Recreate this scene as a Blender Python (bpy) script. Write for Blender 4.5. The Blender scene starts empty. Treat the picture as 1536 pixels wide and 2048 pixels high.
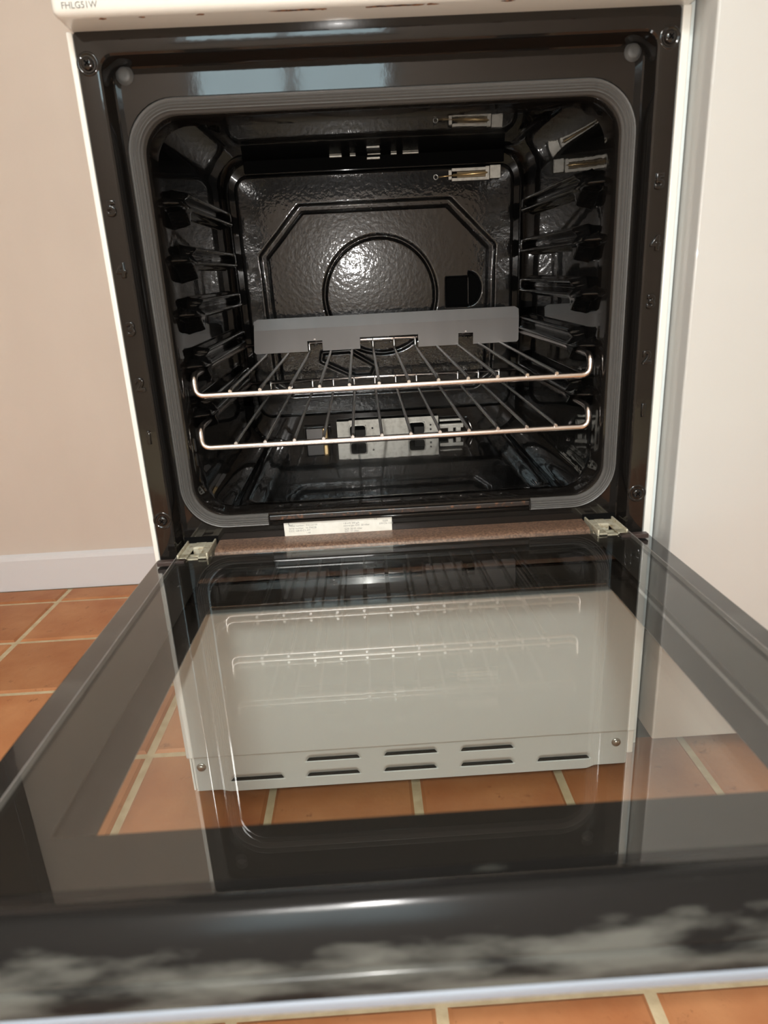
import bpy, bmesh, math, random
from mathutils import Vector, Matrix
random.seed(7)
S = bpy.context.scene
COL = S.collection

# ------------------------------------------------------------------ camera
CAMP = Vector((-0.0288, -0.6255, 0.2383)); PIT, YAW, ROL, FPX = 0.31262, 0.0179, -0.05255, 1303.18
cp, sp, cy, sy, cr, sr = math.cos(PIT), math.sin(PIT), math.cos(YAW), math.sin(YAW), math.cos(ROL), math.sin(ROL)
fw = Vector((sy*cp, cy*cp, -sp)); rt = Vector((cy, -sy, 0)); up = rt.cross(fw)
r2 = rt*cr + up*sr; u2 = up*cr - rt*sr
cd = bpy.data.cameras.new('camera'); cam = bpy.data.objects.new('camera', cd); COL.objects.link(cam)
mw = Matrix((r2, u2, -fw)).transposed().to_4x4(); mw.translation = CAMP; cam.matrix_world = mw
cd.sensor_fit = 'VERTICAL'; cd.sensor_height = 36.0; cd.sensor_width = 27.0; cd.lens = FPX*36/2048
cd.clip_start = 0.01; cd.clip_end = 50
cd.dof.use_dof = True; cd.dof.focus_distance = 0.85; cd.dof.aperture_fstop = 7.5
S.camera = cam
S.view_settings.view_transform = 'Standard'; S.view_settings.look = 'None'
S.view_settings.exposure = 0.0; S.view_settings.gamma = 1.0
try: S.view_settings.use_curve_mapping = False
except Exception: pass
S.cycles.use_denoising = True
S.cycles.use_adaptive_sampling = True; S.cycles.adaptive_threshold = 0.03
S.cycles.max_bounces = 7; S.cycles.transparent_max_bounces = 16; S.cycles.glossy_bounces = 6; S.cycles.diffuse_bounces = 3
S.cycles.sample_clamp_indirect = 6.0

# ------------------------------------------------------------------ world and lights
w = bpy.data.worlds.new('world'); S.world = w; w.use_nodes = True
w.node_tree.nodes['Background'].inputs[0].default_value = (0.55, 0.68, 0.85, 1)
w.node_tree.nodes['Background'].inputs[1].default_value = 0.6
def light(name, kind, loc, power, color, **kw):
    l = bpy.data.lights.new(name, kind); l.energy = power; l.color = color
    for k, v in kw.items(): setattr(l, k, v)
    o = bpy.data.objects.new(name, l); COL.objects.link(o); o.location = loc
    return o
light('phone_flash', 'POINT', (-0.045, -0.632, 0.268), 9.0, (1.0, 0.975, 0.94), shadow_soft_size=0.005)
CEIL_W = 88.0
WIN_E = 6.0

# ------------------------------------------------------------------ geometry helpers
def mat(name, color=(.8, .8, .8), rough=.5, metal=0.0, ior=1.5, coat=0.0, coat_rough=.03, bump=None, spec=None):
    m = bpy.data.materials.new(name); m.use_nodes = True
    nt = m.node_tree; b = nt.nodes['Principled BSDF']
    b.inputs['Base Color'].default_value = (*color, 1); b.inputs['Roughness'].default_value = rough
    b.inputs['Metallic'].default_value = metal; b.inputs['IOR'].default_value = ior
    b.inputs['Coat Weight'].default_value = coat; b.inputs['Coat Roughness'].default_value = coat_rough
    if spec is not None: b.inputs['Specular IOR Level'].default_value = spec
    if bump:
        sc, st, di = bump
        tc = nt.nodes.new('ShaderNodeTexCoord'); no = nt.nodes.new('ShaderNodeTexNoise'); bp = nt.nodes.new('ShaderNodeBump')
        no.inputs['Scale'].default_value = sc; no.inputs['Detail'].default_value = 2
        bp.inputs['Strength'].default_value = st; bp.inputs['Distance'].default_value = di
        nt.links.new(tc.outputs['Object'], no.inputs['Vector']); nt.links.new(no.outputs['Fac'], bp.inputs['Height'])
        nt.links.new(bp.outputs['Normal'], b.inputs['Normal'])
        if coat: nt.links.new(bp.outputs['Normal'], b.inputs['Coat Normal'])
    return m
def color_noise(m, c1, c2, scale, lo=.4, hi=.6, detail=4, stretch=(1, 1, 1), rand=0.0):
    nt = m.node_tree; b = nt.nodes['Principled BSDF']
    tc = nt.nodes.new('ShaderNodeTexCoord'); mp = nt.nodes.new('ShaderNodeMapping'); mp.inputs['Scale'].default_value = stretch
    no = nt.nodes.new('ShaderNodeTexNoise'); no.inputs['Scale'].default_value = scale; no.inputs['Detail'].default_value = detail
    rp = nt.nodes.new('ShaderNodeValToRGB')
    rp.color_ramp.elements[0].position = lo; rp.color_ramp.elements[0].color = (*c1, 1)
    rp.color_ramp.elements[1].position = hi; rp.color_ramp.elements[1].color = (*c2, 1)
    nt.links.new(tc.outputs['Object'], mp.inputs['Vector']); nt.links.new(mp.outputs['Vector'], no.inputs['Vector'])
    nt.links.new(no.outputs['Fac'], rp.inputs['Fac']); out = rp.outputs['Color']
    if rand:
        oi = nt.nodes.new('ShaderNodeObjectInfo'); mr = nt.nodes.new('ShaderNodeMapRange')
        mr.inputs['To Min'].default_value = 1-rand; mr.inputs['To Max'].default_value = 1+rand
        hs = nt.nodes.new('ShaderNodeHueSaturation')
        nt.links.new(oi.outputs['Random'], mr.inputs['Value']); nt.links.new(mr.outputs['Result'], hs.inputs['Value'])
        nt.links.new(out, hs.inputs['Color']); out = hs.outputs['Color']
        ad = nt.nodes.new('ShaderNodeVectorMath'); ad.operation = 'ADD'
        cm = nt.nodes.new('ShaderNodeVectorMath'); cm.operation = 'SCALE'; cm.inputs[3].default_value = 31.0
        cb = nt.nodes.new('ShaderNodeCombineXYZ')
        for i in range(3): nt.links.new(oi.outputs['Random'], cb.inputs[i])
        nt.links.new(cb.outputs[0], cm.inputs[0]); nt.links.new(mp.outputs['Vector'], ad.inputs[0]); nt.links.new(cm.outputs[0], ad.inputs[1])
        nt.links.new(ad.outputs[0], no.inputs['Vector'])
    nt.links.new(out, b.inputs['Base Color'])
    return m
def speckle(m, scale, col, lo, hi):
    nt = m.node_tree; b = nt.nodes['Principled BSDF']; src = b.inputs['Base Color'].links[0].from_socket
    tc = nt.nodes.new('ShaderNodeTexCoord'); no = nt.nodes.new('ShaderNodeTexNoise'); no.inputs['Scale'].default_value = scale; no.inputs['Detail'].default_value = 6; no.inputs['Roughness'].default_value = .75
    oi = nt.nodes.new('ShaderNodeObjectInfo'); ad = nt.nodes.new('ShaderNodeVectorMath')
    mr = nt.nodes.new('ShaderNodeMapRange'); mr.inputs['From Min'].default_value = lo; mr.inputs['From Max'].default_value = hi
    mx = nt.nodes.new('ShaderNodeMix'); mx.data_type = 'RGBA'; mx.inputs['B'].default_value = (*col, 1)
    L_ = nt.links.new
    L_(tc.outputs['Object'], ad.inputs[0]); L_(oi.outputs['Location'], ad.inputs[1]); L_(ad.outputs[0], no.inputs['Vector'])
    L_(no.outputs['Fac'], mr.inputs['Value']); L_(mr.outputs['Result'], mx.inputs['Factor']); L_(src, mx.inputs['A']); L_(mx.outputs['Result'], b.inputs['Base Color'])
def glass(name, f0, tint):
    m = bpy.data.materials.new(name); m.use_nodes = True; nt = m.node_tree
    nt.nodes.remove(nt.nodes['Principled BSDF'])
    lw = nt.nodes.new('ShaderNodeLayerWeight'); lw.inputs['Blend'].default_value = .5
    pw = nt.nodes.new('ShaderNodeMath'); pw.operation = 'POWER'; pw.inputs[1].default_value = 5
    ma = nt.nodes.new('ShaderNodeMath'); ma.operation = 'MULTIPLY_ADD'; ma.inputs[1].default_value = 1-f0; ma.inputs[2].default_value = f0
    tr = nt.nodes.new('ShaderNodeBsdfTransparent'); tr.inputs[0].default_value = (*tint, 1)
    gl = nt.nodes.new('ShaderNodeBsdfGlossy'); gl.inputs['Roughness'].default_value = 0.0
    mx = nt.nodes.new('ShaderNodeMixShader')
    nt.links.new(lw.outputs['Facing'], pw.inputs[0]); nt.links.new(pw.outputs[0], ma.inputs[0]); nt.links.new(ma.outputs[0], mx.inputs[0])
    nt.links.new(tr.outputs[0], mx.inputs[1]); nt.links.new(gl.outputs[0], mx.inputs[2])
    nt.links.new(mx.outputs[0], nt.nodes['Material Output'].inputs['Surface'])
    return m
def emis(name, c, s):
    m = bpy.data.materials.new(name); m.use_nodes = True; b = m.node_tree.nodes['Principled BSDF']
    b.inputs['Base Color'].default_value = (*c, 1); b.inputs['Emission Color'].default_value = (*c, 1); b.inputs['Emission Strength'].default_value = s
    return m

def link(name, me, parent=None, mats=()):
    for m in mats: me.materials.append(m)
    o = bpy.data.objects.new(name, me); COL.objects.link(o)
    if parent is not None: adopt(o, parent)
    return o
def adopt(o, parent):
    o.parent = parent
    o.matrix_parent_inverse = Matrix.Translation(-parent.location)   # every .location stays a world position
def empty(name, loc):
    o = bpy.data.objects.new(name, None); COL.objects.link(o); o.location = loc; o.empty_display_size = .02
    return o
def tag(o, label=None, cat=None, group=None, kind=None):
    if label: o['label'] = label
    if cat: o['category'] = cat
    if group: o['group'] = group
    if kind: o['kind'] = kind
    return o
def pyd(name, v, f, m, parent=None, smooth=False, T=None):
    me = bpy.data.meshes.new(name)
    if T: v = [T(p) for p in v]
    me.from_pydata([tuple(p) for p in v], [], f)
    if smooth: me.polygons.foreach_set('use_smooth', [True]*len(f))
    me.update()
    return link(name, me, parent, (m,))
def from_bm(name, bm, m, parent=None, smooth=False, T=None):
    me = bpy.data.meshes.new(name)
    if T:
        for v in bm.verts: v.co = Vector(T(v.co))
    bmesh.ops.recalc_face_normals(bm, faces=bm.faces)
    bm.to_mesh(me); bm.free()
    if smooth: me.polygons.foreach_set('use_smooth', [True]*len(me.polygons))
    return link(name, me, parent, m if isinstance(m, (tuple, list)) else (m,))
def bmbox(bm, x0, x1, y0, y1, z0, z1, bev=0.0, seg=2, mi=0):
    t = bmesh.new()
    g = bmesh.ops.create_cube(t, size=1.0)
    for v in t.verts:
        v.co = Vector(((x0+x1)/2+v.co.x*(x1-x0), (y0+y1)/2+v.co.y*(y1-y0), (z0+z1)/2+v.co.z*(z1-z0)))
    if bev: bmesh.ops.bevel(t, geom=list(t.edges), offset=bev, segments=seg, profile=.5, affect='EDGES')
    merge(bm, t, mi)
def merge(bm, t, mi=0):
    mp = {}
    for v in t.verts: mp[v] = bm.verts.new(v.co)
    for f in t.faces:
        try:
            nf = bm.faces.new([mp[v] for v in f.verts]); nf.material_index = mi; nf.smooth = f.smooth
        except ValueError: pass
    t.free()
def box(name, x0, x1, y0, y1, z0, z1, m, parent=None, bev=0.0, seg=2, T=None, smooth=False):
    bm = bmesh.new(); bmbox(bm, x0, x1, y0, y1, z0, z1, bev, seg)
    return from_bm(name, bm, m, parent, smooth, T)
def bmtube(bm, pts, r, n=10, closed=False, mi=0):
    pts = [Vector(p) for p in pts]; N = len(pts); rings = []
    tan = []
    for i in range(N):
        a = pts[(i-1) % N] if (closed or i > 0) else pts[i]; b = pts[(i+1) % N] if (closed or i < N-1) else pts[i]
        tan.append((b-a).normalized())
    u = tan[0].orthogonal().normalized()
    for i in range(N):
        t = tan[i]; u = (u - t*u.dot(t)).normalized(); v = t.cross(u)
        rr = r[i] if isinstance(r, (list, tuple)) else r
        rings.append([bm.verts.new(pts[i] + (u*math.cos(2*math.pi*k/n) + v*math.sin(2*math.pi*k/n))*rr) for k in range(n)])
    for i in range(N if closed else N-1):
        A, B = rings[i], rings[(i+1) % N]
        for k in range(n):
            f = bm.faces.new((A[k], A[(k+1) % n], B[(k+1) % n], B[k])); f.smooth = True; f.material_index = mi
    if not closed:
        f = bm.faces.new(rings[0][::-1]); f.material_index = mi
        f = bm.faces.new(rings[-1]); f.material_index = mi
def tube(name, pts, r, m, parent=None, n=10, T=None):
    bm = bmesh.new(); bmtube(bm, pts, r, n); return from_bm(name, bm, m, parent, False, T)
def fillet(pts, r, n=6):
    """round the corners of a polyline"""
    pts = [Vector(p) for p in pts]; out = [pts[0]]
    for i in range(1, len(pts)-1):
        a = pts[i-1]-pts[i]; b = pts[i+1]-pts[i]
        d = min(r, a.length*.49, b.length*.49); a.normalize(); b.normalize()
        p0 = pts[i]+a*d; p1 = pts[i]+b*d
        for k in range(n+1):
            t = k/n; out.append(p0*(1-t)**2 + pts[i]*2*t*(1-t) + p1*t*t)
    out.append(pts[-1]); return out
def rrect(x0, x1, z0, z1, r, n=8):
    """closed rounded rectangle, counter-clockwise from the lower right; list of (x,z)"""
    o = []
    for cx, cz, a0 in ((x1-r, z0+r, -90), (x1-r, z1-r, 0), (x0+r, z1-r, 90), (x0+r, z0+r, 180)):
        for k in range(n+1):
            a = math.radians(a0+90*k/n); o.append((cx+r*math.cos(a), cz+r*math.sin(a)))
    return o
def loft(name, loops, m, parent=None, smooth=True, T=None, cap0=False, cap1=False, flip=False):
    n = len(loops[0]); v = [p for L in loops for p in L]; f = []
    for i in range(len(loops)-1):
        for k in range(n):
            q = (i*n+k, i*n+(k+1) % n, (i+1)*n+(k+1) % n, (i+1)*n+k); f.append(q[::-1] if flip else q)
    if cap0: f.append(tuple(range(n))[::-1] if not flip else tuple(range(n)))
    if cap1:
        q = tuple(range((len(loops)-1)*n, len(loops)*n)); f.append(q if not flip else q[::-1])
    return pyd(name, v, f, m, parent, smooth, T)
def grid(name, nu, nv, fn, m, parent=None, T=None, flip=False):
    v = [fn(i/nu, j/nv) for j in range(nv+1) for i in range(nu+1)]; f = []
    for j in range(nv):
        for i in range(nu):
            a = j*(nu+1)+i; q = (a, a+1, a+nu+2, a+nu+1); f.append(q[::-1] if flip else q)
    return pyd(name, v, f, m, parent, True, T)
def autosmooth(o, ang=35):
    me = o.data
    me.polygons.foreach_set('use_smooth', [True]*len(me.polygons))
    try: me.set_sharp_from_angle(angle=math.radians(ang))
    except Exception: pass
    return o
def wn(o):
    m = o.modifiers.new('weighted', 'WEIGHTED_NORMAL'); m.keep_sharp = True; m.weight = 80
    return o
def ss(a, b, x):
    t = min(1, max(0, (x-a)/(b-a))); return t*t*(3-2*t)
def plate(bm, outline, y0, y1, mi=0):
    """extrude an x,z outline between two depths"""
    A = [bm.verts.new((x, y0, z)) for x, z in outline]; B = [bm.verts.new((x, y1, z)) for x, z in outline]
    n = len(A)
    f = bm.faces.new(A); f.material_index = mi
    f = bm.faces.new(B[::-1]); f.material_index = mi
    for k in range(n):
        f = bm.faces.new((A[k], B[k], B[(k+1) % n], A[(k+1) % n])); f.material_index = mi
def text(name, s, size, loc, m, parent, ext=.0001, bevel=0.0, align='LEFT', T=None, rotx=90):
    c = bpy.data.curves.new(name, 'FONT'); c.body = s; c.size = size; c.extrude = ext; c.bevel_depth = bevel; c.align_x = align
    c.resolution_u = 4
    t = bpy.data.objects.new(name, c); COL.objects.link(t)
    dg = bpy.context.evaluated_depsgraph_get(); me = bpy.data.meshes.new_from_object(t.evaluated_get(dg))
    bpy.data.objects.remove(t, do_unlink=True); bpy.data.curves.remove(c)
    me.transform(Matrix.Translation(loc) @ Matrix.Rotation(math.radians(rotx), 4, 'X'))
    me.materials.clear()
    return link(name, me, parent, (m,))

# oven interior sits a touch nose-up to the front plate
A = 0.04; cA, sA = math.cos(A), math.sin(A)
def T(p):
    x, y, z = p; z -= .2
    return (x, y*cA - z*sA, .2 + y*sA + z*cA)

FL = -0.295                        # floor level (door hinge line is z = 0)
# ------------------------------------------------------------------ materials
M = {}
M['enamel'] = mat('black_enamel', (.0035, .0033, .0031), .3, coat=1.0, coat_rough=.03, spec=.04, bump=(110, .035, .0012))
M['front_enamel'] = mat('black_front_enamel', (.009, .0078, .0068), .065, bump=(160, .035, .0008))
M['back_enamel'] = color_noise(mat('black_back_enamel', (.011, .0108, .0105), .26, coat=1.0, coat_rough=.05, spec=.2, bump=(170, .13, .002)), (.0055, .0054, .0053), (.018, .018, .018), 16, .45, .8, detail=8, stretch=(1.4, 1, .5))
M['void'] = mat('dark_void', (.002, .002, .002), .9, spec=.1)  # near-black; in slots, gaps and recesses it stands for the shade inside
M['bronze'] = color_noise(mat('speckled_bronze', (.1, .05, .03), .36, metal=.2, bump=(700, .5, .0006)), (.11, .065, .045), (.24, .145, .095), 450, .4, .65)
M['rubber'] = mat('grey_gasket', (.082, .079, .074), .42, bump=(300, .1, .001))
M['cream'] = mat('cream_white_paint', (.78, .772, .715), .28, coat=.4)
M['white'] = mat('white_paint', (.68, .735, .745), .4, bump=(60, .03, .002), spec=.25)
M['side_white'] = mat('cool_white_paint', (.68, .74, .73), .35)
M['chrome'] = mat('shelf_chrome', (.78, .755, .735), .3, metal=1.0)
M['frame_chrome'] = mat('shelf_frame_chrome', (.90, .83, .80), .22, metal=1.0)
M['grey_plate'] = color_noise(mat('grey_enamel_plate', (.12, .11, .105), .38, bump=(200, .05, .001)), (.15, .138, .13), (.19, .175, .167), 14, .35, .7, stretch=(1, 1, .15))
M['steel'] = color_noise(mat('galvanised_steel', (.6, .58, .52), .38, metal=.35), (.62, .60, .54), (.44, .42, .37), 160, .45, .75)
M['brass'] = mat('brass', (.72, .52, .26), .3, metal=.7)
M['zinc'] = color_noise(mat('zinc_hinge', (.6, .55, .42), .4, metal=.35, bump=(400, .2, .001)), (.62, .58, .45), (.34, .25, .13), 220, .5, .72)
M['brownplastic'] = mat('dark_brown_clip', (.045, .03, .026), .4)
M['screw'] = mat('screw_steel', (.5, .5, .48), .3, metal=.9)
M['plug'] = mat('grey_silicone', (.085, .085, .082), .5)
M['paper'] = color_noise(mat('label_paper', (.7, .69, .63), .5), (.74, .725, .66), (.68, .665, .60), 120)
M['residue'] = mat('label_residue', (.42, .38, .36), .5)
M['ink'] = mat('ink', (.2, .2, .19), .6)
M['slot'] = mat('slot_shadow', (.02, .018, .015), .8)
M['rust'] = color_noise(mat('rusty_channel', (.02, .01, .006), .35, coat=.6), (.012, .009, .008), (.13, .05, .02), 240, .55, .7)
M['ruststain'] = color_noise(mat('rust_stain', (.3, .12, .03), .6), (.45, .2, .07), (.06, .025, .02), 400, .4, .6)
M['glass_in'] = glass('inner_glass', .085, (.97, .975, .965))
M['glass_out'] = glass('outer_glass', .05, (.97, .975, .965))
M['frit'] = mat('black_glass_print', (.012, .0105, .009), .5, spec=.2)
M['frit2'] = mat('outer_glass_print', (.03, .026, .022), .06, ior=1.9)
M['doorblack'] = color_noise(mat('door_black_enamel', (.02, .018, .016), .16, coat=.8, bump=(80, .04, .001)), (.014, .013, .012), (.05, .05, .046), 9, .52, .75, stretch=(1, 3, 6))
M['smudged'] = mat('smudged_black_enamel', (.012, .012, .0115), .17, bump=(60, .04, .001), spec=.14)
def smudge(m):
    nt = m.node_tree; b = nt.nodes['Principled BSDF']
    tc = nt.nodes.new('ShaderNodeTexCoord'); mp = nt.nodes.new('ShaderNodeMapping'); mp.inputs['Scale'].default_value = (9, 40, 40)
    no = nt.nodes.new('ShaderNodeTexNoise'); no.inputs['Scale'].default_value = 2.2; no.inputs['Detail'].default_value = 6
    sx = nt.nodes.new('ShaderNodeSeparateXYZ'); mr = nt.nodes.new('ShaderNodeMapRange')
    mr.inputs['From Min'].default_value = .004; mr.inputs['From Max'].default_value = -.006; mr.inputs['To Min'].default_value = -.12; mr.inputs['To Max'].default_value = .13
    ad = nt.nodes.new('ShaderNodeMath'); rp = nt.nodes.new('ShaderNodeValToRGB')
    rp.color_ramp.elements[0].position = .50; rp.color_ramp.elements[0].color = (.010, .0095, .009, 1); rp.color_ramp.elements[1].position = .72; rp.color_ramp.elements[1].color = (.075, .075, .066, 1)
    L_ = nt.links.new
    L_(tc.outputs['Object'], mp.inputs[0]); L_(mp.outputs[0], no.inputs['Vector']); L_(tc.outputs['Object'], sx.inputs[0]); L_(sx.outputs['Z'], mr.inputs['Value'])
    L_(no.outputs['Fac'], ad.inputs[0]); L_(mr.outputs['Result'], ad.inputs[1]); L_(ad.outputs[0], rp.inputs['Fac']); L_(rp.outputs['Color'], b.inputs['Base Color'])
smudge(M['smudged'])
M['glass_edge'] = mat('pale_glass_edge', (.22, .25, .29), .35)
M['thin_edge'] = mat('glass_edge_highlight', (.22, .205, .19), .4)  # pale tone paints the highlight along the inner glass edge
M['tile'] = color_noise(mat('terracotta', (.5, .2, .07), .5, bump=(90, .25, .002), spec=.35), (.38, .135, .050), (.52, .24, .105), 14, .25, .72, detail=12, rand=.10)
speckle(M['tile'], 38, (.17, .055, .022), .60, .74)
M['grout'] = color_noise(mat('grout', (.5, .4, .26), .9, bump=(200, .3, .002)), (.62, .52, .34), (.53, .43, .27), 60)
M['wall'] = color_noise(mat('beige_wall_paint', (.6, .5, .4), .75, bump=(60, .08, .002)), (.64, .55, .475), (.69, .595, .515), 5, .35, .7, stretch=(1, 1, .4))
M['ceil'] = mat('white_ceiling', (.8, .79, .76), .9)
M['base'] = mat('white_gloss_skirting', (.74, .73, .74), .4)
M['darkwood'] = color_noise(mat('dark_brown_door', (.03, .02, .014), .4), (.03, .02, .014), (.05, .033, .02), 6, stretch=(6, 6, .5))
M['appliance'] = color_noise(mat('appliance_white', (.75, .73, .68), .35, coat=.3), (.555, .55, .525), (.54, .54, .515), 3)
M['window'] = emis('daylight_pane', (.62, .80, .86), WIN_E)
M['diffuser'] = emis('fill_light_diffuser', (1.0, .985, .955), 1.0)

# ------------------------------------------------------------------ room
RX0, RX1, RY0, RY1, RZ1 = -1.9, 1.9, -2.6, .645, 2.1
fl = box('floor', RX0, RX1, RY0, RY1+.1, FL-.06, FL-.0035, M['grout']); tag(fl, 'terracotta tiled kitchen floor with pale grout', 'floor', kind='structure')
tx = [.003+.167*k for k in range(-9, 8)]; ty = [.635] + [.575-.165*k for k in range(0, 13)]
tile_cache = {}
def tile_mesh(w_, d_):
    key = (round(w_, 4), round(d_, 4))
    if key not in tile_cache:
        bm = bmesh.new(); hw, hd = w_/2, d_/2; e = .0035
        lo = [bm.verts.new((x*hw, y*hd, -.008)) for x, y in ((-1, -1), (1, -1), (1, 1), (-1, 1))]
        mi = [bm.verts.new((x*hw, y*hd, -.003)) for x, y in ((-1, -1), (1, -1), (1, 1), (-1, 1))]
        hi = [bm.verts.new((x*(hw-e), y*(hd-e), 0)) for x, y in ((-1, -1), (1, -1), (1, 1), (-1, 1))]
        for a, b in ((lo, mi), (mi, hi)):
            for k in range(4): bm.faces.new((a[k], a[(k+1) % 4], b[(k+1) % 4], b[k]))
        bm.faces.new(hi); bm.faces.new(lo[::-1])
        me = bpy.data.meshes.new('tile'); bm.to_mesh(me); bm.free(); me.materials.append(M['tile']); tile_cache[key] = me
    return tile_cache[key]
for j in range(len(ty)-1):
    for i in range(len(tx)-1):
        w_, d_ = tx[i+1]-tx[i]-.0095, ty[j]-ty[j+1]-(.0095 if j else .005)
        o = bpy.data.objects.new('tile', tile_mesh(w_, d_)); COL.objects.link(o)
        o.location = ((tx[i]+tx[i+1])/2 + random.uniform(-.0006, .0006), (ty[j]+ty[j+1])/2 + (0 if j else .002), FL + random.uniform(-.0006, .0003))
        o.rotation_euler.z = random.uniform(-.002, .002); o.parent = fl
def struct(o): o['kind'] = 'structure'; return o
struct(box('wall_back', RX0-.1, RX1+.1, RY1, RY1+.1, FL-.06, RZ1, M['wall']))
struct(box('wall_left', RX0-.1, RX0, RY0-.1, RY1, FL-.06, RZ1, M['wall']))
struct(box('wall_right', RX1, RX1+.1, RY0-.1, RY1, FL-.06, RZ1, M['wall']))
# wall behind the photographer with a window
wx0, wx1, wz0, wz1 = -.72, .18, 1.02, 1.85
bm = bmesh.new()
bmbox(bm, RX0, wx0, RY0-.1, RY0, FL-.06, RZ1); bmbox(bm, wx1, RX1, RY0-.1, RY0, FL-.06, RZ1)
bmbox(bm, wx0, wx1, RY0-.1, RY0, FL-.06, wz0); bmbox(bm, wx0, wx1, RY0-.1, RY0, wz1, RZ1)
struct(from_bm('wall_front', bm, M['wall']))
bm = bmesh.new(); f_ = .045
bmbox(bm, wx0, wx0+f_, RY0-.07, RY0+.01, wz0, wz1, .004); bmbox(bm, wx1-f_, wx1, RY0-.07, RY0+.01, wz0, wz1, .004)
bmbox(bm, wx0+f_, wx1-f_, RY0-.07, RY0+.01, wz0, wz0+f_, .004); bmbox(bm, wx0+f_, wx1-f_, RY0-.07, RY0+.01, wz1-f_, wz1, .004)
bmbox(bm, -.30, -.25, RY0-.07, RY0+.01, wz0+f_, wz1-f_, .004)
win = struct(from_bm('window_1', bm, M['base']))
for a, b in ((wx0+f_, -.30), (-.25, wx1-f_)):
    box('window_pane', a, b, RY0-.05, RY0-.045, wz0+f_, wz1-f_, M['window'], win)
struct(box('ceiling', RX0-.1, RX1+.1, RY0-.1, RY1+.1, RZ1, RZ1+.06, M['ceil']))
bm = bmesh.new()
prof = [(.635, FL), (.635, FL+.066), (.637, FL+.073), (.6445, FL+.0775), (.6445, FL)]
a_ = [bm.verts.new((RX0, y, z)) for y, z in prof]; b_ = [bm.verts.new((RX1, y, z)) for y, z in prof]
for k in range(5): bm.faces.new((a_[k], a_[(k+1) % 5], b_[(k+1) % 5], b_[k]))
bm.faces.new(a_[::-1]); bm.faces.new(b_)
struct(from_bm('baseboard_back', bm, M['base']))
# dark doorway leaf on the back wall, left of the frame (seen only mirrored in the oven door)
bm = bmesh.new(); bmbox(bm, -1.62, -.872, .60, .6445, FL+.001, 1.72, .003)
bmbox(bm, -1.52, -1.30, .594, .602, .45, 1.6, .004); bmbox(bm, -1.22, -1.0, .594, .602, .45, 1.6, .004); bmbox(bm, -1.52, -1.0, .594, .602, -.15, .33, .004)
dr = struct(from_bm('door_1', bm, M['darkwood']))
tube('door_handle', fillet([(-.96, .60, .72), (-.96, .555, .72), (-1.06, .555, .72)], .015), .008, M['brass'], dr)
# unseen fill light added on the ceiling to raise the ambient level
cl = empty('added_fill_light', (-.3, -2.29, RZ1)); tag(cl, 'added round fill light on the ceiling, out of view', 'light')
def lathe(bm, prof, cx, cy_, n=32, mi=0):
    rings = [[bm.verts.new((cx+r*math.cos(2*math.pi*k/n), cy_+r*math.sin(2*math.pi*k/n), z)) for k in range(n)] for r, z in prof]
    for a, b in zip(rings, rings[1:]):
        for k in range(n):
            f = bm.faces.new((a[k], a[(k+1) % n], b[(k+1) % n], b[k])); f.smooth = True; f.material_index = mi
    bm.faces.new(rings[0]); bm.faces.new(rings[-1][::-1])
bm = bmesh.new(); lathe(bm, [(.285, RZ1-.0005), (.285, RZ1-.03), (.275, RZ1-.035)], -.3, -2.29); from_bm('base_ring', bm, M['base'], cl)
bm = bmesh.new(); lathe(bm, [(.27, RZ1-.0355), (.25, RZ1-.07), (.17, RZ1-.1), (.02, RZ1-.115)], -.3, -2.29); dif = from_bm('diffuser', bm, M['diffuser'], cl)
M['diffuser'].node_tree.nodes['Principled BSDF'].inputs['Emission Strength'].default_value = CEIL_W

# ------------------------------------------------------------------ cooker
ck = empty('cooker', (0, .3, FL)); tag(ck, 'white freestanding cooker with its black enamel oven open', 'cooker')
# body
box('side_panel', -.2535, -.2486, .0, .60, FL+.02, .457, M['cream'], ck, .0012)
box('side_panel', .2492, .2565, .0, .60, FL+.02, .457, M['cream'], ck, .0012)
box('edge_strip', .2568, .2608, .004, .10, FL+.03, .52, M['side_white'], ck, .0008)
box('rear_panel', -.2484, .249, .592, .6, FL+.02, .457, M['white'], ck)
for x in (-.2, .2):
    for y in (.08, .55): tube('foot', [(x, y, FL), (x, y, FL+.024)], .014, M['void'], ck, 12)
# control panel above the oven
bm = bmesh.new(); bmbox(bm, -.2515, .2585, -.030, .02, .4565, .56, .006, 4)
o = autosmooth(from_bm('control_panel', bm, M['cream'], ck)); cpnl = o
box('hob_top', -.2535, .2585, .0205, .60, .4575, .575, M['cream'], ck, .004)
text('model_lettering', 'FHLG51W', .0061, Vector((-.2425, -.0302, .4612)), M['ink'], cpnl)
# rust along the lower front edge of the control panel
def blob(bm, x, y, z, rx, ry, up=False, n=11):
    pts = [bm.verts.new((x+rx*math.cos(2*math.pi*k/n)*random.uniform(.6, 1.15), y+ry*math.sin(2*math.pi*k/n)*random.uniform(.55, 1.2), z)) for k in range(n)]
    bm.faces.new(pts)
for x, rx in ((-.075, .012), (-.060, .011), (-.052, .006), (-.045, .004), (-.005, .010), (.006, .012), (.018, .010), (.028, .008), (.04, .006), (.10, .006), (-.14, .004), (-.185, .003), (-.215, .004), (.165, .004)):
    bm = bmesh.new(); blob(bm, x, -.0225, .45635, rx, .0018); from_bm('rust_mark', bm, M['ruststain'], cpnl)

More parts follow.
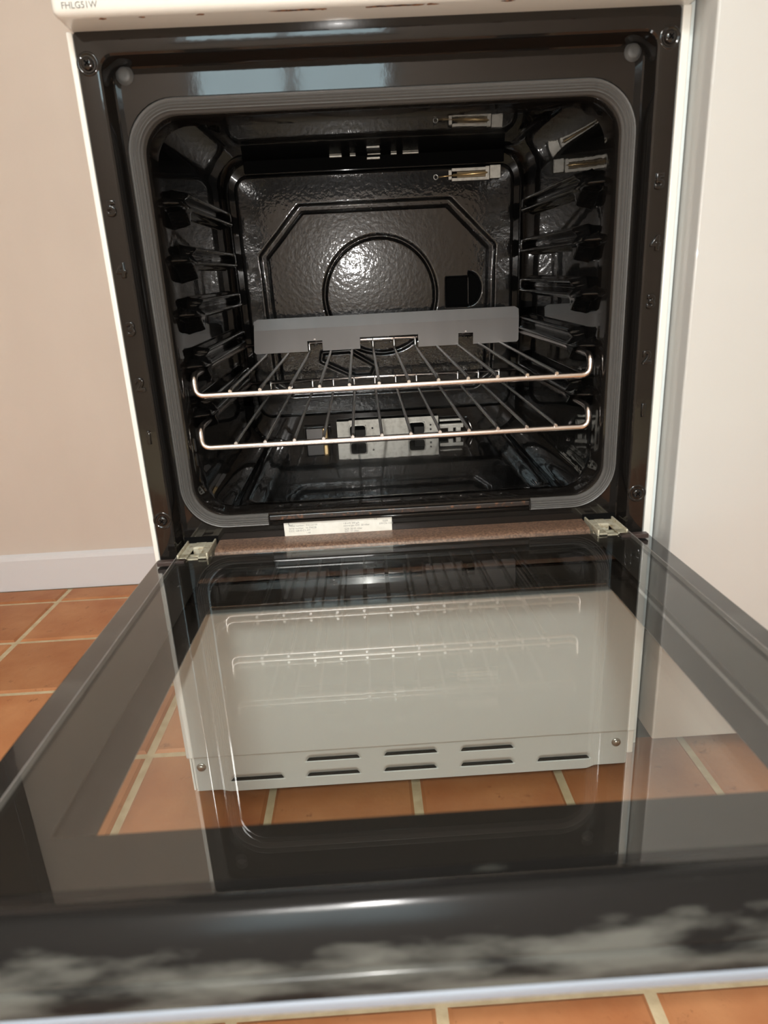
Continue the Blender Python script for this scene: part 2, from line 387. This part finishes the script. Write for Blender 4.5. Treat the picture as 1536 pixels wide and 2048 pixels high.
# pressed front frame of the oven: outer rim at y = 0, inner panel recessed by YR
N = 10; YR = .025
def L(x, z0, z1, r, y): return [(px, y, pz) for px, pz in rrect(-x, x, z0, z1, r, N)]
front = loft('oven_front_frame', [
    L(.2482, -.05, .4572, .004, .012), L(.2482, -.05, .4572, .004, .0008), L(.2474, -.0492, .4564, .004, 0), L(.2464, -.0482, .4554, .004, 0),
    L(.2332, -.0365, .4424, .013, 0), L(.2318, -.0355, .4411, .013, .0002), L(.2304, -.034, .4396, .012, .0014), L(.2298, -.033, .4388, .012, .0040),
    L(.2296, -.033, .4386, .012, .0215), L(.2290, -.0325, .4380, .012, .0238), L(.2278, -.0315, .4368, .011, YR), L(.2268, -.0305, .4358, .010, YR),
    L(.2264, .0195, .4158, .045, YR), L(.2256, .0203, .4150, .044, YR), L(.2250, .0209, .4144, .044, .0262), L(.2166, .0295, .4062, .037, .0262), L(.2155, .0305, .4052, .036, .0245),
    L(.2118, .0332, .4018, .034, .0225), L(.2098, .0348, .4000, .033, .0228), L(.2084, .0360, .3988, .032, .0248), L(.2078, .0365, .3982, .032, .0290), L(.2090, .0355, .3992, .033, .056)],
    M['front_enamel'], ck)
autosmooth(front, 28)
# grey rubber door seal with a gap at the bottom
path = []
cxs, zb, zt, rr = .2182, .0282, .4073, .039
path.append((-.1372, zb, 0, -1))
for cx_, cz_, a0 in ((-cxs+rr, zb+rr, 270), (-cxs+rr, zt-rr, 180), (cxs-rr, zt-rr, 90), (cxs-rr, zb+rr, 0)):
    for k in range(13):
        a = math.radians(a0-90*k/12); path.append((cx_+rr*math.cos(a), cz_+rr*math.sin(a), math.cos(a), math.sin(a)))
path.append((.1362, zb, 0, -1))
prof = [(-.0066, .0262)]
for k in range(25):
    t = -1+2*k/24; prof.append((t*.0066, .0235-.0065*math.sqrt(max(0, 1-abs(t)**2.6)) - .0007*math.cos(k*math.pi/2)))
prof.append((.0066, .0262))
v = []; f = []
for x, z, nx, nz in path:
    for u_, y in prof: v.append((x+nx*u_, y, z+nz*u_))
n = len(prof)
for i in range(len(path)-1):
    for k in range(n-1): f.append((i*n+k, (i+1)*n+k, (i+1)*n+k+1, i*n+k+1))
f.append(tuple(range(n))); f.append(tuple(range((len(path)-1)*n, len(path)*n))[::-1])
seal = pyd('door_seal', v, f, M['rubber'], ck); seal['label'] = 'grey ribbed rubber seal'; autosmooth(seal, 60)
# bare seal channel at the bottom
bm = bmesh.new(); bmbox(bm, -.1367, .1357, .0222, .0266, .0268, .0318, .0006); ch = from_bm('seal_channel', bm, M['rust'], ck)
tube('channel_rail', [(-.1365, .0215, .0246), (.1355, .0215, .0246)], .0014, M['front_enamel'], ch)
# speckled bronze ledge between the hinges
bm = bmesh.new()
pr = [(.0245, .0078), (.0100, .0072), (.0020, .0066), (-.0012, .0056), (-.0034, .0036), (-.0044, .0008), (-.0046, -.004), (.0245, -.004)]
a_ = [bm.verts.new((-.1915, y, z)) for y, z in pr]; b_ = [bm.verts.new((.1925, y, z)) for y, z in pr]
for k in range(8): bm.faces.new((a_[k], a_[(k+1) % 8], b_[(k+1) % 8], b_[k]))
bm.faces.new(a_[::-1]); bm.faces.new(b_)
autosmooth(from_bm('lower_flange', bm, M['bronze'], ck), 50)
# screws with dished seats, grey buffers, level numbers
bm = bmesh.new()
def rings_y(bm, prof, n=20, mi=0, cap=True):
    rg = [[bm.verts.new((r*math.cos(2*math.pi*k/n), y, r*math.sin(2*math.pi*k/n))) for k in range(n)] for r, y in prof]
    for a, b in zip(rg, rg[1:]):
        for k in range(n):
            q = bm.faces.new((a[k], a[(k+1) % n], b[(k+1) % n], b[k])); q.smooth = True; q.material_index = mi
    if cap: q = bm.faces.new(rg[-1][::-1] if False else rg[-1]); q.material_index = mi
rings_y(bm, [(.0092, .0002), (.0082, -.0010), (.0070, -.0003), (.0058, .0002), (.005, .0003)], 24, 0)
rings_y(bm, [(.0050, .0002), (.0049, -.0012), (.0038, -.0022), (.0018, -.0026)], 20, 0)
for a in (45, 135):
    t = bmesh.new(); bmbox(t, -.0026, .0026, -.0029, -.0022, -.0006, .0006)
    bmesh.ops.rotate(t, verts=t.verts, cent=(0, 0, 0), matrix=Matrix.Rotation(math.radians(a), 3, 'Y')); merge(bm, t, 1)
sme = bpy.data.meshes.new('screw'); bm.to_mesh(sme); bm.free(); sme.materials.append(M['front_enamel']); sme.materials.append(M['void'])
for x, z in ((-.2396, .4341), (.2396, .4341), (-.2396, .0403), (.2396, .0403)):
    o = bpy.data.objects.new('screw', sme); COL.objects.link(o); o.location = (x, 0, z); adopt(o, ck)
bm = bmesh.new(); rings_y(bm, [(.0076, .0062), (.0073, .0050), (.0063, .0046), (.0059, .0034), (.0045, .0026), (.002, .0024)], 22)
bme = bpy.data.meshes.new('buffer'); bm.to_mesh(bme); bm.free(); bme.materials.append(M['plug'])
for x in (-.2185, .2185):
    o = bpy.data.objects.new('buffer', bme); COL.objects.link(o); o.location = (x, .019, .4322); adopt(o, ck)
for s in (-1, 1):
    for i in range(5):
        text('level_number', str(i+1), .0160, Vector((s*.2395, -.0004, .1195+.0503*i)), M['front_enamel'], ck, .0006, .0011, 'CENTER')
# rating label, torn along its lower edge
lab = bmesh.new()
top = [(-.1230+.1137*k/22, .0243+random.uniform(-.0007, .0004)) for k in range(23)]
bot = [(-.0097-.1130*k/30, .0064+random.uniform(-.0009, .0008)) for k in range(31)]
plate(lab, [(x, z) for x, z in reversed(top+bot)], .0242, .0250)
lab = from_bm('rating_label', lab, M['paper'], ck); lab['label'] = 'torn white printed sticker'
bm = bmesh.new(); plate(bm, [(-.1230, .0072), (-.1222, .0030), (-.120, .0012), (-.06, .0016), (-.03, .0035), (-.011, .0055), (-.0097, .0072)], .0244, .0250)
from_bm('label_residue', bm, M['residue'], lab)
for s_, x, z in (('Model number:  FHLG51W', -.118, .0178), ('Serial number:  16-204228', -.118, .0150), ('CCC: GB-IE-CY-MT', -.118, .0122), ('1.80', -.100, .0094),
                ('1.8 kW 300 g/h', -.0607, .0174), ('natural gas G20  20 mbar', -.0607, .0148), ('G20: 20-25 mbar', -.0597, .0112), ('G31: 37 mbar', -.0597, .0086),
                ('CE', -.0280, .0208), ('0359', -.0190, .0178), ('359 CN 1223', -.0232, .0150)):
    text('label_print', s_, .0027, Vector((x, .02415, z)), M['ink'], lab, .00003)
bm = bmesh.new(); bmtube(bm, [(-.1155+.0024*math.cos(a), .0241, .0216+.0024*math.sin(a)) for a in [math.radians(40+280*k/14) for k in range(15)]], .0003, 6); from_bm('label_logo', bm, M['ink'], lab)
# hinges
def hinge(s):
    bm = bmesh.new(); X = lambda a, b: (min(s*a, s*b), max(s*a, s*b))
    for a, b, y0, y1, z0, z1 in ((.1950, .1968, -.018, .0245, -.004, .0098), (.2238, .2256, -.018, .0245, -.004, .0090), (.1968, .2050, -.018, .0245, .0040, .0062), (.2160, .2238, -.018, .0245, .0040, .0060), (.2050, .2160, .010, .0245, .0040, .0066), (.2050, .2160, .0080, .0100, -.001, .0064), (.2050, .2160, -.018, -.012, -.001, .0046)):
        x0, x1 = X(a, b); bmbox(bm, x0, x1, y0, y1, z0, z1, .0006)
    bmtube(bm, [(s*.1945, -.004, .0010), (s*.224, -.004, .0010)], .0030, 10)
    h = from_bm('door_hinge', bm, M['zinc'], ck); h['label'] = 'zinc plated hinge arm, stained'
    x0, x1 = X(.2165, .2435); c = box('hinge_clip', x0, x1, -.026, -.0185, .0012, .0060, M['brownplastic'], h, .0008)
    x0, x1 = X(.193, .2275); box('hinge_slot', x0, x1, .0242, .0252, -.004, .0125, M['void'], h)
    x0, x1 = X(.2030, .2180); box('hinge_gap', x0, x1, -.012, .008, -.006, -.0015, M['void'], h)
hinge(-1); hinge(1)

# ------------------------------------------------------------------ oven cavity
def C(x, z0, z1, r, y): return [(px, y, pz) for px, pz in rrect(-x, x, z0, z1, r, N)]
cav = loft('cavity_liner', [C(.2098, .0345, .3985, .034, .046), C(.2100, .030, .3995, .036, .052), C(.2104, .022, .402, .037, .060), C(.2106, .0185, .408, .037, .068), C(.2106, .0175, .414, .037, .076),
    C(.2106, .0172, .4165, .037, .082), C(.2106, .0172, .4165, .037, .092), C(.2106, .0172, .4165, .037, .350), C(.2106, .0172, .4165, .037, .360), C(.2098, .0180, .4157, .036, .374), C(.2075, .0195, .4142, .035, .382), C(.2030, .0222, .4115, .034, .386)],
    M['enamel'], ck, T=T, cap1=True)
autosmooth(cav, 32)
# pressed baffle under the roof at the front
bm = bmesh.new(); bmbox(bm, -.165, .165, .050, .082, .3985, .4040, .0022, 3); from_bm('roof_baffle', bm, M['front_enamel'], ck, T=T)
# back plate with pressed octagon, ring and lamp recess
def seg(px, pz, a, b):
    ax, az = a; bx, bz = b; dx, dz = bx-ax, bz-az; t = max(0, min(1, ((px-ax)*dx+(pz-az)*dz)/(dx*dx+dz*dz)))
    return math.hypot(px-ax-t*dx, pz-az-t*dz)
octa = [(-.159, .112), (-.163, .291), (-.106, .351), (.102, .351), (.163, .291), (.159, .112), (.138, .096), (-.138, .096)]
trap = [(-.090, .154), (-.093, .142), (-.044, .1165), (-.018, .1165), (-.0115, .131), (-.049, .155)]
def backh(x, z):
    r = .022; hx, z0, z1 = .1965, .0575, .3985
    qx = abs(x)-(hx-r); qz = abs(z-(z0+z1)/2)-((z1-z0)/2-r)
    d = math.hypot(max(qx, 0), max(qz, 0)) + min(max(qx, qz), 0) - r          # <0 inside
    h = .0085*ss(0, .006, -d) - .004*math.exp(-((d-.004)/.003)**2)
    h += .0
    do = min(seg(x, z, octa[i], octa[(i+1) % 8]) for i in range(8))
    h -= .0070*(1-ss(.0040, .0062, do))
    dc = abs(math.hypot(x-.0005, z-.2305)-.0808)
    h -= .0034*(1-ss(.0008, .0036, dc))
    dt = min(seg(x, z, trap[i], trap[(i+1) % 6]) for i in range(6)); h -= .0032*(1-ss(.001, .0038, dt))
    # square lamp recess and the D-shaped cut beside it
    q = max(abs(x-.1135)-.0165, abs(z-.231)-.0205); h -= .0125*(1-ss(-.004, .001, q))
    q = max(math.hypot((x-.1305)/.017, (z-.2345)/.0225)-1, (.1305-x)/.017)*.017; h -= .011*(1-ss(-.003, .0015, q))
    return h
bp_ = grid('back_plate', 250, 216, lambda u_, v_: (-.2045+.409*u_, .3866-backh(-.2045+.409*u_, .049+.357*v_), .049+.357*v_), M['back_enamel'], ck, T=T)
bm = bmesh.new(); plate(bm, rrect(.0980, .1292, .2110, .2510, .004, 4)[::-1], .3842, .3856)
plate(bm, [(.1300+.0158*math.cos(a), .2345+.0210*math.sin(a)) for a in [math.radians(-90+180*k/12) for k in range(13)]][::-1], .3842, .3856)
from_bm('lamp_recess_dark', bm, M['void'], ck, T=T)  # black plates paint the dark inside the recess and the D-cut
# black plate painting the dark of the slot above the back plate, burner tabs showing
slot = box('grill_slot_dark', -.178, .180, .3825, .3852, .3990, .4163, M['void'], ck, T=T); slot['label'] = 'black plate for the dark slot under the oven roof'
for x0, x1, z0, z1 in ((-.060, -.043, .4130, .4152), (-.032, -.024, .4132, .4150), (-.008, .010, .4140, .4158), (-.009, .009, .4085, .4112), (.024, .032, .4130, .4148), (.040, .062, .4130, .4148)):
    box('burner_tab', x0, x1, .378, .3826, z0, z1, M['steel'], slot, .0005, T=T)
# thermostat clip
clip = bmesh.new()
for x0, x1, z0, z1, y0 in ((.1015, .106, .3775, .3895, .3700), (.106, .1535, .3875, .3915, .3700), (.106, .1535, .3755, .3795, .3700), (.1525, .1578, .3755, .3925, .3700), (.1588, .1735, .3770, .3935, .3715)):
    bmbox(clip, x0, x1, y0, y0+.004, z0, z1, .0005)
clip = from_bm('thermostat_clip', clip, M['steel'], ck, T=T); clip['label'] = 'small bright metal clip holding a brass phial'
box('clip_back', .1062, .1525, .3738, .3752, .3800, .3870, mat('clip_shadow', (.30, .22, .12), .6), clip, T=T)
box('clip_gap', .1062, .1135, .3730, .3738, .3800, .3870, M['void'], clip, T=T)
tube('thermostat_phial', [(.108, .3705, .3828), (.1525, .3705, .3842), (.1555, .3705, .3843)], [.0018, .0018, .0006], M['brass'], clip, T=T)
tube('capillary', [(.0885, .3735, .3818), (.095, .3705, .3820), (.110, .3700, .3828)], .0010, M['brass'], clip, 8, T=T)
bm = bmesh.new(); bmtube(bm, [(.0845+.003*math.cos(a), .3755, .3822+.003*math.sin(a)) for a in [2*math.pi*k/16 for k in range(16)]], .0009, 8, True); from_bm('grommet', bm, M['screw'], clip, T=T)
# oven floor, sunken tray
def floorh(x, y):
    qx = abs(x)-.150; qy = .092-y; d = math.hypot(max(qx, 0), max(qy, 0)) + min(max(qx, qy), 0) - .02
    return .031-.0125*ss(0, .03, -d+.012)-.012*ss(.165, .194, abs(x))
grid('oven_floor', 116, 96, lambda u_, v_: (-.196+.392*u_, .058+.325*v_, floorh(-.196+.392*u_, .058+.325*v_)), M['enamel'], ck, T=T)
# galvanised burner bracket under the back plate
bk = bmesh.new(); y0, y1 = .3755, .3775
def rect(x0, x1, z0, z1): bmbox(bk, x0, x1, y0, y1, z0, z1)
rect(-.077, -.058, .0175, .0485); rect(-.058, .081, .0415, .0495); rect(-.032, .034, .0175, .0415); rect(.060, .081, .0175, .0415)
rect(-.058, -.032, .0175, .0225); rect(.034, .060, .0175, .0225)
bk = from_bm('burner_bracket', bk, M['steel'], ck, T=T); bk['label'] = 'galvanised steel bracket at the back of the oven floor'
for cx in (-.045, .047):
    box('bracket_cutout', cx-.0135, cx+.0135, .3778, .379, .0225, .0415, M['void'], bk, T=T)
    bm = bmesh.new(); bmtube(bm, [(x, .3755, z) for x, z in rrect(cx-.013, cx+.013, .0225, .0415, .005, 4)], .0012, 6, True); from_bm('cutout_rim', bm, M['steel'], bk, T=T)
    box('bracket_tab', cx-.004, cx+.0125, .3745, .377, .0235, .034, M['slot'], bk, .0006, T=T)
for x, z in ((-.022, .036), (.069, .036), (.069, .029)):
    bm = bmesh.new(); rings_y(bm, [(.0016, 0), (.0014, -.0008)], 10)
    for v_ in bm.verts: v_.co += Vector((x, .3755, z))
    from_bm('rivet', bm, M['slot'], bk, T=T)
bm = bmesh.new()
for x0, x1, z0, z1 in ((-.129, -.126, .020, .043), (-.090, -.087, .020, .043), (-.126, -.090, .0405, .043)): bmbox(bm, x0, x1, .374, .384, z0, z1, .0007)
fr = from_bm('port_frame', bm, M['enamel'], ck, T=T); fr['label'] = 'black frame around a gas port'
box('port_plate', -.125, -.1, .3765, .379, .020, .0395, M['grey_plate'], fr, T=T)
box('igniter', -.1, -.092, .372, .379, .022, .040, M['brass'], fr, .002, T=T)
bm = bmesh.new()
for x0, x1, z0, z1 in ((.083, .12, .030, .036), (.083, .118, .041, .0435), (.096, .104, .024, .032), (.108, .116, .022, .030)): bmbox(bm, x0, x1, .372, .380, z0, z1, .0007)
from_bm('igniter_bracket', bm, M['steel'], ck, T=T)
tube('electrode', [(.128, .372, .040), (.135, .370, .022)], .0016, M['frame_chrome'], ck, 8, T=T)
# shelf runners pressed in the side walls
def lin(tab, x):
    for (a, fa), (b, fb) in zip(tab, tab[1:]):
        if x <= b: return fa+(fb-fa)*max(0, (x-a)/(b-a))
    return tab[-1][1]
UP = [(.050, -.002), (.058, .0035), (.071, .0075), (.082, .0045), (.092, .002), (.103, .0165), (.335, .0165), (.345, .004)]
LO = [(.050, .002), (.064, -.0035), (.078, -.006), (.0945, -.020), (.0975, -.0195), (.104, -.009), (.110, -.0065), (.335, -.006), (.345, .004)]
def runh(y, w_):
    d = min(lin(UP, y)-w_, w_-lin(LO, y), (.343-y)*.6, (y-.049)*.6)
    h = .0125*ss(-.0010, .0034, d)
    if y > .09: h -= .0075*ss(.09, .112, y)*(1-ss(.31, .325, y))*math.exp(-((w_-.0058)/.0036)**2)
    h += .0020*math.exp(-((w_+.001)/.0020)**2)*ss(.03, .06, y)*(1-ss(.32, .34, y))*ss(0, .004, d)
    return h
for s in (-1, 1):
    for i in range(5):
        zc = .1305+.0506*i
        grid('shelf_runner', 96, 44, lambda u_, v_: (s*(.2107-1.3*runh(.047+.301*u_, -.036+.062*v_)), .047+.301*u_, zc-.036+.062*v_), M['enamel'], ck, T=T, flip=(s > 0))

# ------------------------------------------------------------------ wire shelves
def wire_shelf(zf, zr, yf, yr, name, label):
    t = empty(name, T((0, yf, zf))); tag(t, label, 'oven shelf', 'wire shelves in the oven')
    hx = .2010; xr = .196
    bm = bmesh.new()
    pts = fillet([(-xr, yr, zr), (-hx, yf+.02, zr), (-hx, yf, zr-.0005), (-hx, yf-.002, zf), (hx, yf-.002, zf), (hx, yf, zr-.0005), (hx, yf+.02, zr), (xr, yr, zr)], .013, 7)
    bmtube(bm, pts, .0033, 12)
    from_bm('frame', bm, M['frame_chrome'], t, T=T)
    tube('rear_bar', [(-xr-.002, yr, zr), (xr+.002, yr, zr)], .0026, M['frame_chrome'], t, 10, T=T)
    for k in range(12):
        x = -.1655+.3315*k/11
        tube('wire', fillet([(x, yf-.0050, zf+.0036), (x, yf+.010, zf+.0046), (x, yr-.001, zf+.0065), (x, yr-.001, zr+.0015)], .006, 4), .0017, M['chrome'], t, 8, T=T)
    return t
up_s = wire_shelf(.1545, .1745, .044, .331, 'wire_shelf', 'upper chrome wire shelf with a grey plate along its rear')
lo_s = wire_shelf(.1015, .1215, .040, .331, 'wire_shelf', 'lower bare chrome wire shelf in the oven')
# grey plate hooked over the rear bar of the upper shelf
out = []
out += [(-.1790, .2065), (-.1745, .2092), (.187, .2092), (.1922, .2060)]
out += [(.1922, .1640), (.1900, .1612), (.1275, .1612), (.1275, .1768), (.1065, .1768), (.1065, .1612), (.0495, .1612), (.0495, .1785), (-.033, .1785), (-.033, .1628), (-.086, .1628), (-.086, .1770), (-.1072, .1770), (-.1072, .1628), (-.1805, .1628), (-.1828, .1655)]
bm = bmesh.new(); plate(bm, out, .3245, .3262)
bmesh.ops.bisect_plane(bm, geom=list(bm.verts)+list(bm.edges)+list(bm.faces), plane_co=(0, 0, .1945), plane_no=(0, 0, 1))
for v_ in bm.verts: v_.co.y += max(0, v_.co.z-.1945)*.25
rp = from_bm('rear_plate', bm, M['grey_plate'], up_s, T=T); rp['label'] = 'grey enamel plate'
for x in (-.0965, .117):
    tube('plate_hook', fillet([(x, .3245, .1785), (x, .329, .1790), (x, .3345, .1770), (x, .3350, .1700)], .003, 3), .0016, M['chrome'], rp, 8, T=T)

# ------------------------------------------------------------------ drop-down oven door
bm = bmesh.new()
bmbox(bm, -.2500, -.2265, -.4050, -.004, -.0215, 0, .0010); bmbox(bm, .2265, .2500, -.4050, -.004, -.0215, 0, .0010)
bmbox(bm, -.2265, .2265, -.020, -.008, -.0215, .0028)
door = from_bm('oven_door', bm, M['doorblack'], ck); door['label'] = 'glazed oven door lowered flat towards the viewer'
prof = [(-.4050, .0010), (-.4065, .0066), (-.4140, .0070), (-.4175, .0086), (-.4205, .0090), (-.4230, .0082), (-.4245, .0062), (-.4378, -.0064), (-.4380, -.0078), (-.4362, -.0084), (-.4362, -.0094), (-.4388, -.0100), (-.4398, -.0110), (-.4408, -.0196), (-.4050, -.0215)]
v = []; f = []; xs = (-.2500, .2500)
for x in xs: v += [(x, y, z) for y, z in prof]
n = len(prof)
for k in range(n): f.append((k, (k+1) % n, n+(k+1) % n, n+k))
f.append(tuple(range(n))[::-1]); f.append(tuple(range(n, 2*n)))
autosmooth(pyd('door_end_rail', v, f, M['smudged'], door), 40)
box('end_trim', -.2505, .2505, -.4420, -.430, -.0252, -.0198, M['glass_edge'], door, .0012)
for x in (-.2259, .2259): box('glass_edge', x-.0003, x+.0003, -.4050, -.0110, .0030, .0074, M['thin_edge'], door)
box('inner_glass', -.2255, .2255, -.4140, -.0110, .0035, .0075, M['glass_in'], door, .0004)
def ring(name, x, y0, y1, xi, yi0, yi1, z0, z1, m):
    bm = bmesh.new()
    bmbox(bm, -x, -xi, y0, y1, z0, z1); bmbox(bm, xi, x, y0, y1, z0, z1)
    bmbox(bm, -xi, xi, y0, yi0, z0, z1); bmbox(bm, -xi, xi, yi1, y1, z0, z1)
    return from_bm(name, bm, m, door)
ring('inner_glass_border', .2254, -.4050, -.0115, .1915, -.3728, -.0450, .0026, .0034, M['frit'])
box('outer_glass', -.2505, .2505, -.4295, -.006, -.0255, -.0222, M['glass_out'], door, .0004)
ring('outer_glass_border', .2262, -.4045, -.0305, .1835, -.365, -.0780, -.0213, -.0205, M['frit2'])

# ------------------------------------------------------------------ lower drawer and plinth
box('drawer_front', -.2495, .2500, -.0204, -.002, -.2300, -.0560, M['white'], ck, .0025, 3)
LV = ((-.1757, -.2656), (-.0900, -.2656), (-.0030, -.2654), (.0840, -.2654), (.1710, -.2656), (-.0890, -.2452), (-.0020, -.2446), (.0840, -.2452))
def plin(x, z):
    d = 0.0
    for lx, lz in LV:
        if abs(x-lx) < .0325 and -.003 < z-lz < .0105:
            e = 1-ss(.0265, .0318, abs(x-lx)+max(0, z-lz)*.25)
            d = max(d, .0042*e*(1-ss(.0, .0095, z-lz) if z > lz else 1.0)*ss(-.0012, -.0006, z-lz))
    return d
def plz(x):
    return -.2790 + .0030*(1-ss(-.219, -.206, x)) + .0038*ss(.195, .208, x)
gx, gz = 330, 95
pl = grid('plinth', gx, gz, lambda u_, v_: (-.2445+.4855*u_, -.0160+plin(-.2445+.4855*u_, -.2290+(plz(-.2445+.4855*u_)+.2290)*(1-v_)), -.2290+(plz(-.2445+.4855*u_)+.2290)*(1-v_)), M['white'], ck)
pl['label'] = 'louvred white plinth plate'
for x in (-.2482, .2405): box('plinth_flange', x, x+.0022, -.0145, .03, -.276, -.232, M['white'], pl, .0004)
box('plinth_back', -.2420, .2410, -.0105, -.004, -.2770, -.2302, M['white'], pl)
for x, z in LV:
    bm = bmesh.new(); plate(bm, [(x-.0300, z-.0009), (x+.0300, z-.0009), (x+.0268, z+.0016), (x-.0268, z+.0016)][::-1], -.0148, -.0115); from_bm('louvre_slot', bm, M['slot'], pl)
bm = bmesh.new(); rings_y(bm, [(.0052, -.016), (.0050, -.0172), (.0044, -.0172), (.0042, -.0180), (.0030, -.0196), (.0012, -.0200)], 18)
pme = bpy.data.meshes.new('plinth_screw'); bm.to_mesh(pme); bm.free(); pme.materials.append(M['screw'])
for x, z in ((-.2355, -.2440), (.2293, -.2460)):
    o = bpy.data.objects.new('plinth_screw', pme); COL.objects.link(o); o.location = (x, 0, z); adopt(o, pl)

# ------------------------------------------------------------------ white appliance on the right
ap = empty('white_appliance', (.58, .28, FL)); tag(ap, 'tall plain white appliance standing right of the cooker', 'appliance')
bm = bmesh.new(); bmbox(bm, .2618, .86, -.0325, .02, -.2330, .90, .0022, 3); autosmooth(from_bm('door_panel', bm, M['appliance'], ap))
box('cabinet', .2625, .859, .021, .58, -.2330, .905, M['appliance'], ap, .003)
box('kick_plate', .270, .85, .05, .06, FL+.001, -.2335, M['void'], ap)
